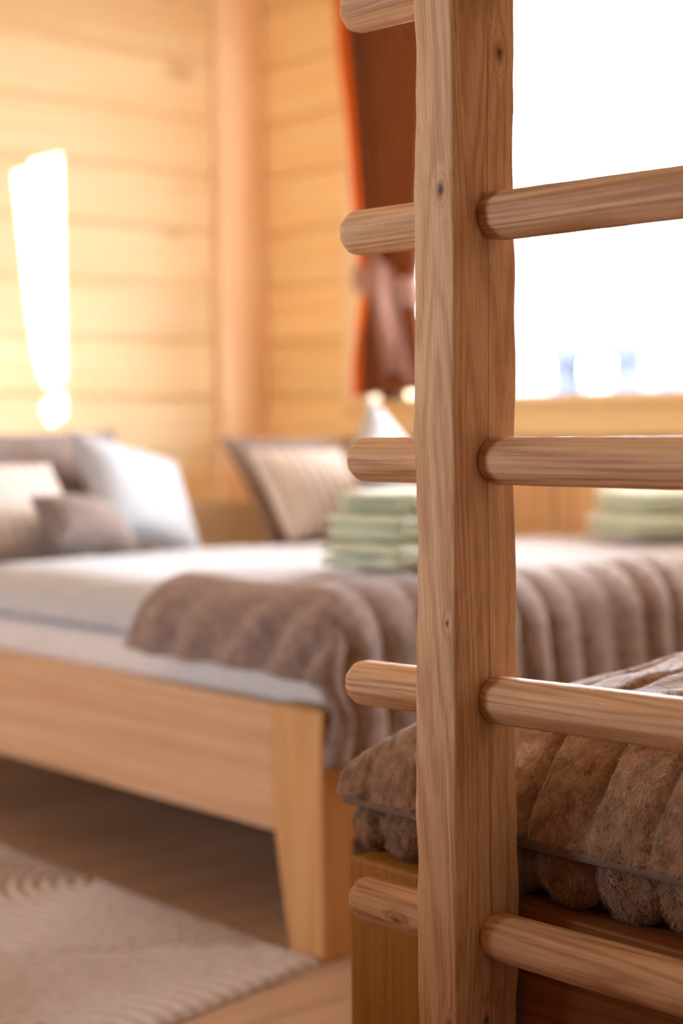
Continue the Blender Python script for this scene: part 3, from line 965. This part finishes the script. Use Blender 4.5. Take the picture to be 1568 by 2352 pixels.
pillow('striped_pillow', 'cream striped pillow in the right pillow group beside towels', 0.34, 0.32, 0.13, M['striped'], (3.11, 3.60, 0.60), D(-38), 0, D(-2), 5.0)
pillow('white_cushion', 'white cushion with upright pointed corner nearest the curtain', 0.30, 0.27, 0.13, M['white'], (3.11, 3.43, 0.715), D(-24), D(45), D(-4), 6.0, pinch=0.16)

# ------------------------------------------------------------------ curtain
cur = tag(empty('window_curtain', (3.50, 3.8, 1.02)), 'rust brown curtain tied back at left side of window', 'curtain')
def cur_edges(z):
    # (left y, right y) of the drape at height z
    tie = 1.36
    if z > tie:
        t = (z - tie) / (2.30 - tie)
        return (3.895 + 0.105 * t ** 0.95, 3.645 - 0.07 * t ** 0.5)
    t = (tie - z) / (tie - 1.035)
    return (3.895 + 0.05 * math.sin(min(1, t) * math.pi / 2), 3.66 - 0.08 * t)
V = []; ns, nzz = 160, 80
for i in range(ns):
    s = i / (ns - 1)
    for j in range(nzz):
        z = 1.012 + (2.30 - 1.012) * j / (nzz - 1)
        yl, yr = cur_edges(z)
        gather = math.exp(-((z - 1.33) / .10) ** 2)
        amp = 0.024 * (1 - .5 * gather) * (0.7 + 0.6 * abs(nz(s * 6, 3)))
        x = 3.475 + amp * math.sin(s * 2 * math.pi * 10 + 0.9 * math.sin(z * 2.2 + s * 5)) + 0.008 * nz(s * 9, z * 3)
        z2 = z + (0.02 * (s) * (1 - min(1, max(0, z - 1.035) / .3)) if z < 1.335 else 0) 
        V.append((x, yl + (yr - yl) * s, z2))
o_ = Vector((3.47, 3.8, 1.5))
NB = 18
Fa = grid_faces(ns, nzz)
link('drape', pyd('drape', [Vector(v) - o_ for v in V], Fa[(NB - 1) * (nzz - 1):]), M['curtain'], cur, o_, smooth=True)
link('backlit_edge', pyd('backlit_edge', [Vector(v) - o_ for v in V], Fa[:(NB - 1) * (nzz - 1)]), M['curtain_edge'], cur, o_, smooth=True)  # backlit edge of the drape painted orange, no separate trim
V = []
for i in range(48):
    a = 2 * math.pi * i / 48
    for (dz_, dr) in ((-.045, 0), (-.03, .012), (0, .018), (.03, .012), (.045, 0)):
        yy = 3.775 + (0.130 + dr) * math.cos(a); xx = 3.475 + (0.050 + dr) * math.sin(a)
        V.append((xx, yy, 1.355 + dz_ + 0.035 * math.cos(a) + 0.006 * math.sin(a * 6)))
Fc = grid_faces(48, 5, True)
link('tieback', pyd('tieback', [Vector(v) - o_ for v in V], Fc), M['tieback'], cur, o_, smooth=True)
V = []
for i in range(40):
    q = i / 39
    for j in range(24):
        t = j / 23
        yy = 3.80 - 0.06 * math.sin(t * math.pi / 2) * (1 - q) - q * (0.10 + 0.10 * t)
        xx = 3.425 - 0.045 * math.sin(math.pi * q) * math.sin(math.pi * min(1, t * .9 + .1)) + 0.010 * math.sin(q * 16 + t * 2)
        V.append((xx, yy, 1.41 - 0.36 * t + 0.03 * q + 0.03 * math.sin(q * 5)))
sw = link('lit_fold', pyd('lit_fold', [Vector(v) - o_ for v in V], grid_faces(40, 24)), M['tieback'], cur, o_, smooth=True)  # pink panel paints window light on the turned curtain fold
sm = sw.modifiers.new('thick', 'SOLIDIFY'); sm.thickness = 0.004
me = bpy.data.meshes.new('bar'); bm = bmesh.new()
bmesh.ops.create_cone(bm, segments=16, radius1=.012, radius2=.012, depth=2.9, cap_ends=True, matrix=Matrix.Rotation(math.pi / 2, 4, 'X')); bm.to_mesh(me); bm.free()
link('rod', me, M['metal'], cur, (3.475, 2.7, 2.33), smooth=True)
for yy in (1.3, 4.1):
    box('bracket', 3.465, XW - .001, yy - .01, yy + .01, 2.32, 2.34, M['metal'], cur, 0.003)

# ------------------------------------------------------------------ rug
V = []; RB_ = []; nx, ny = 330, 420
for i in range(nx):
    for j in range(ny):
        s = i / (nx - 1); t = j / (ny - 1)
        x = 0.55 + 1.236 * s
        ye = 2.04 + (x - 1.405) * 0.19
        y = ye + (3.95 - ye) * t ** 1.15
        # overlapping fans of concentric ribs
        best = None
        for (cx, cy) in ((1.25, 2.06), (1.10, 2.98), (1.25, 3.80), (1.80, 2.75), (1.80, 3.45), (0.62, 2.5), (0.62, 3.4)):
            d = math.hypot(x - cx, (y - cy))
            if best is None or d < best: best = d
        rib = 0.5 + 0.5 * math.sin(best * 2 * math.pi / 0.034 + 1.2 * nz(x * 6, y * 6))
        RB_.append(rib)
        ed = min(s * 1.26, (1 - s) * 1.26, t * 1.9, (1 - t) * 1.9)
        V.append((x, y, 0.002 + 0.008 * min(1, ed / .012) + 0.0075 * rib * min(1, ed / .03) + 0.0015 * nz(x * 60, y * 60)))
o_ = Vector((1.2, 3.0, 0.0))
rug = tag(empty('area_rug', (1.2, 3.0, 0.0)), 'grey-beige rug with raised curved ribs beside the double bed', 'rug')
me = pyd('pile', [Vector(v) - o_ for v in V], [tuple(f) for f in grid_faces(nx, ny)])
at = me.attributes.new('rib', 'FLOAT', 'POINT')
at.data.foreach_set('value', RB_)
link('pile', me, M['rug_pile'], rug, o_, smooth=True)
box('backing', 0.57, 1.79, 2.14, 3.93, 0.0005, 0.002, M['rug'], rug)
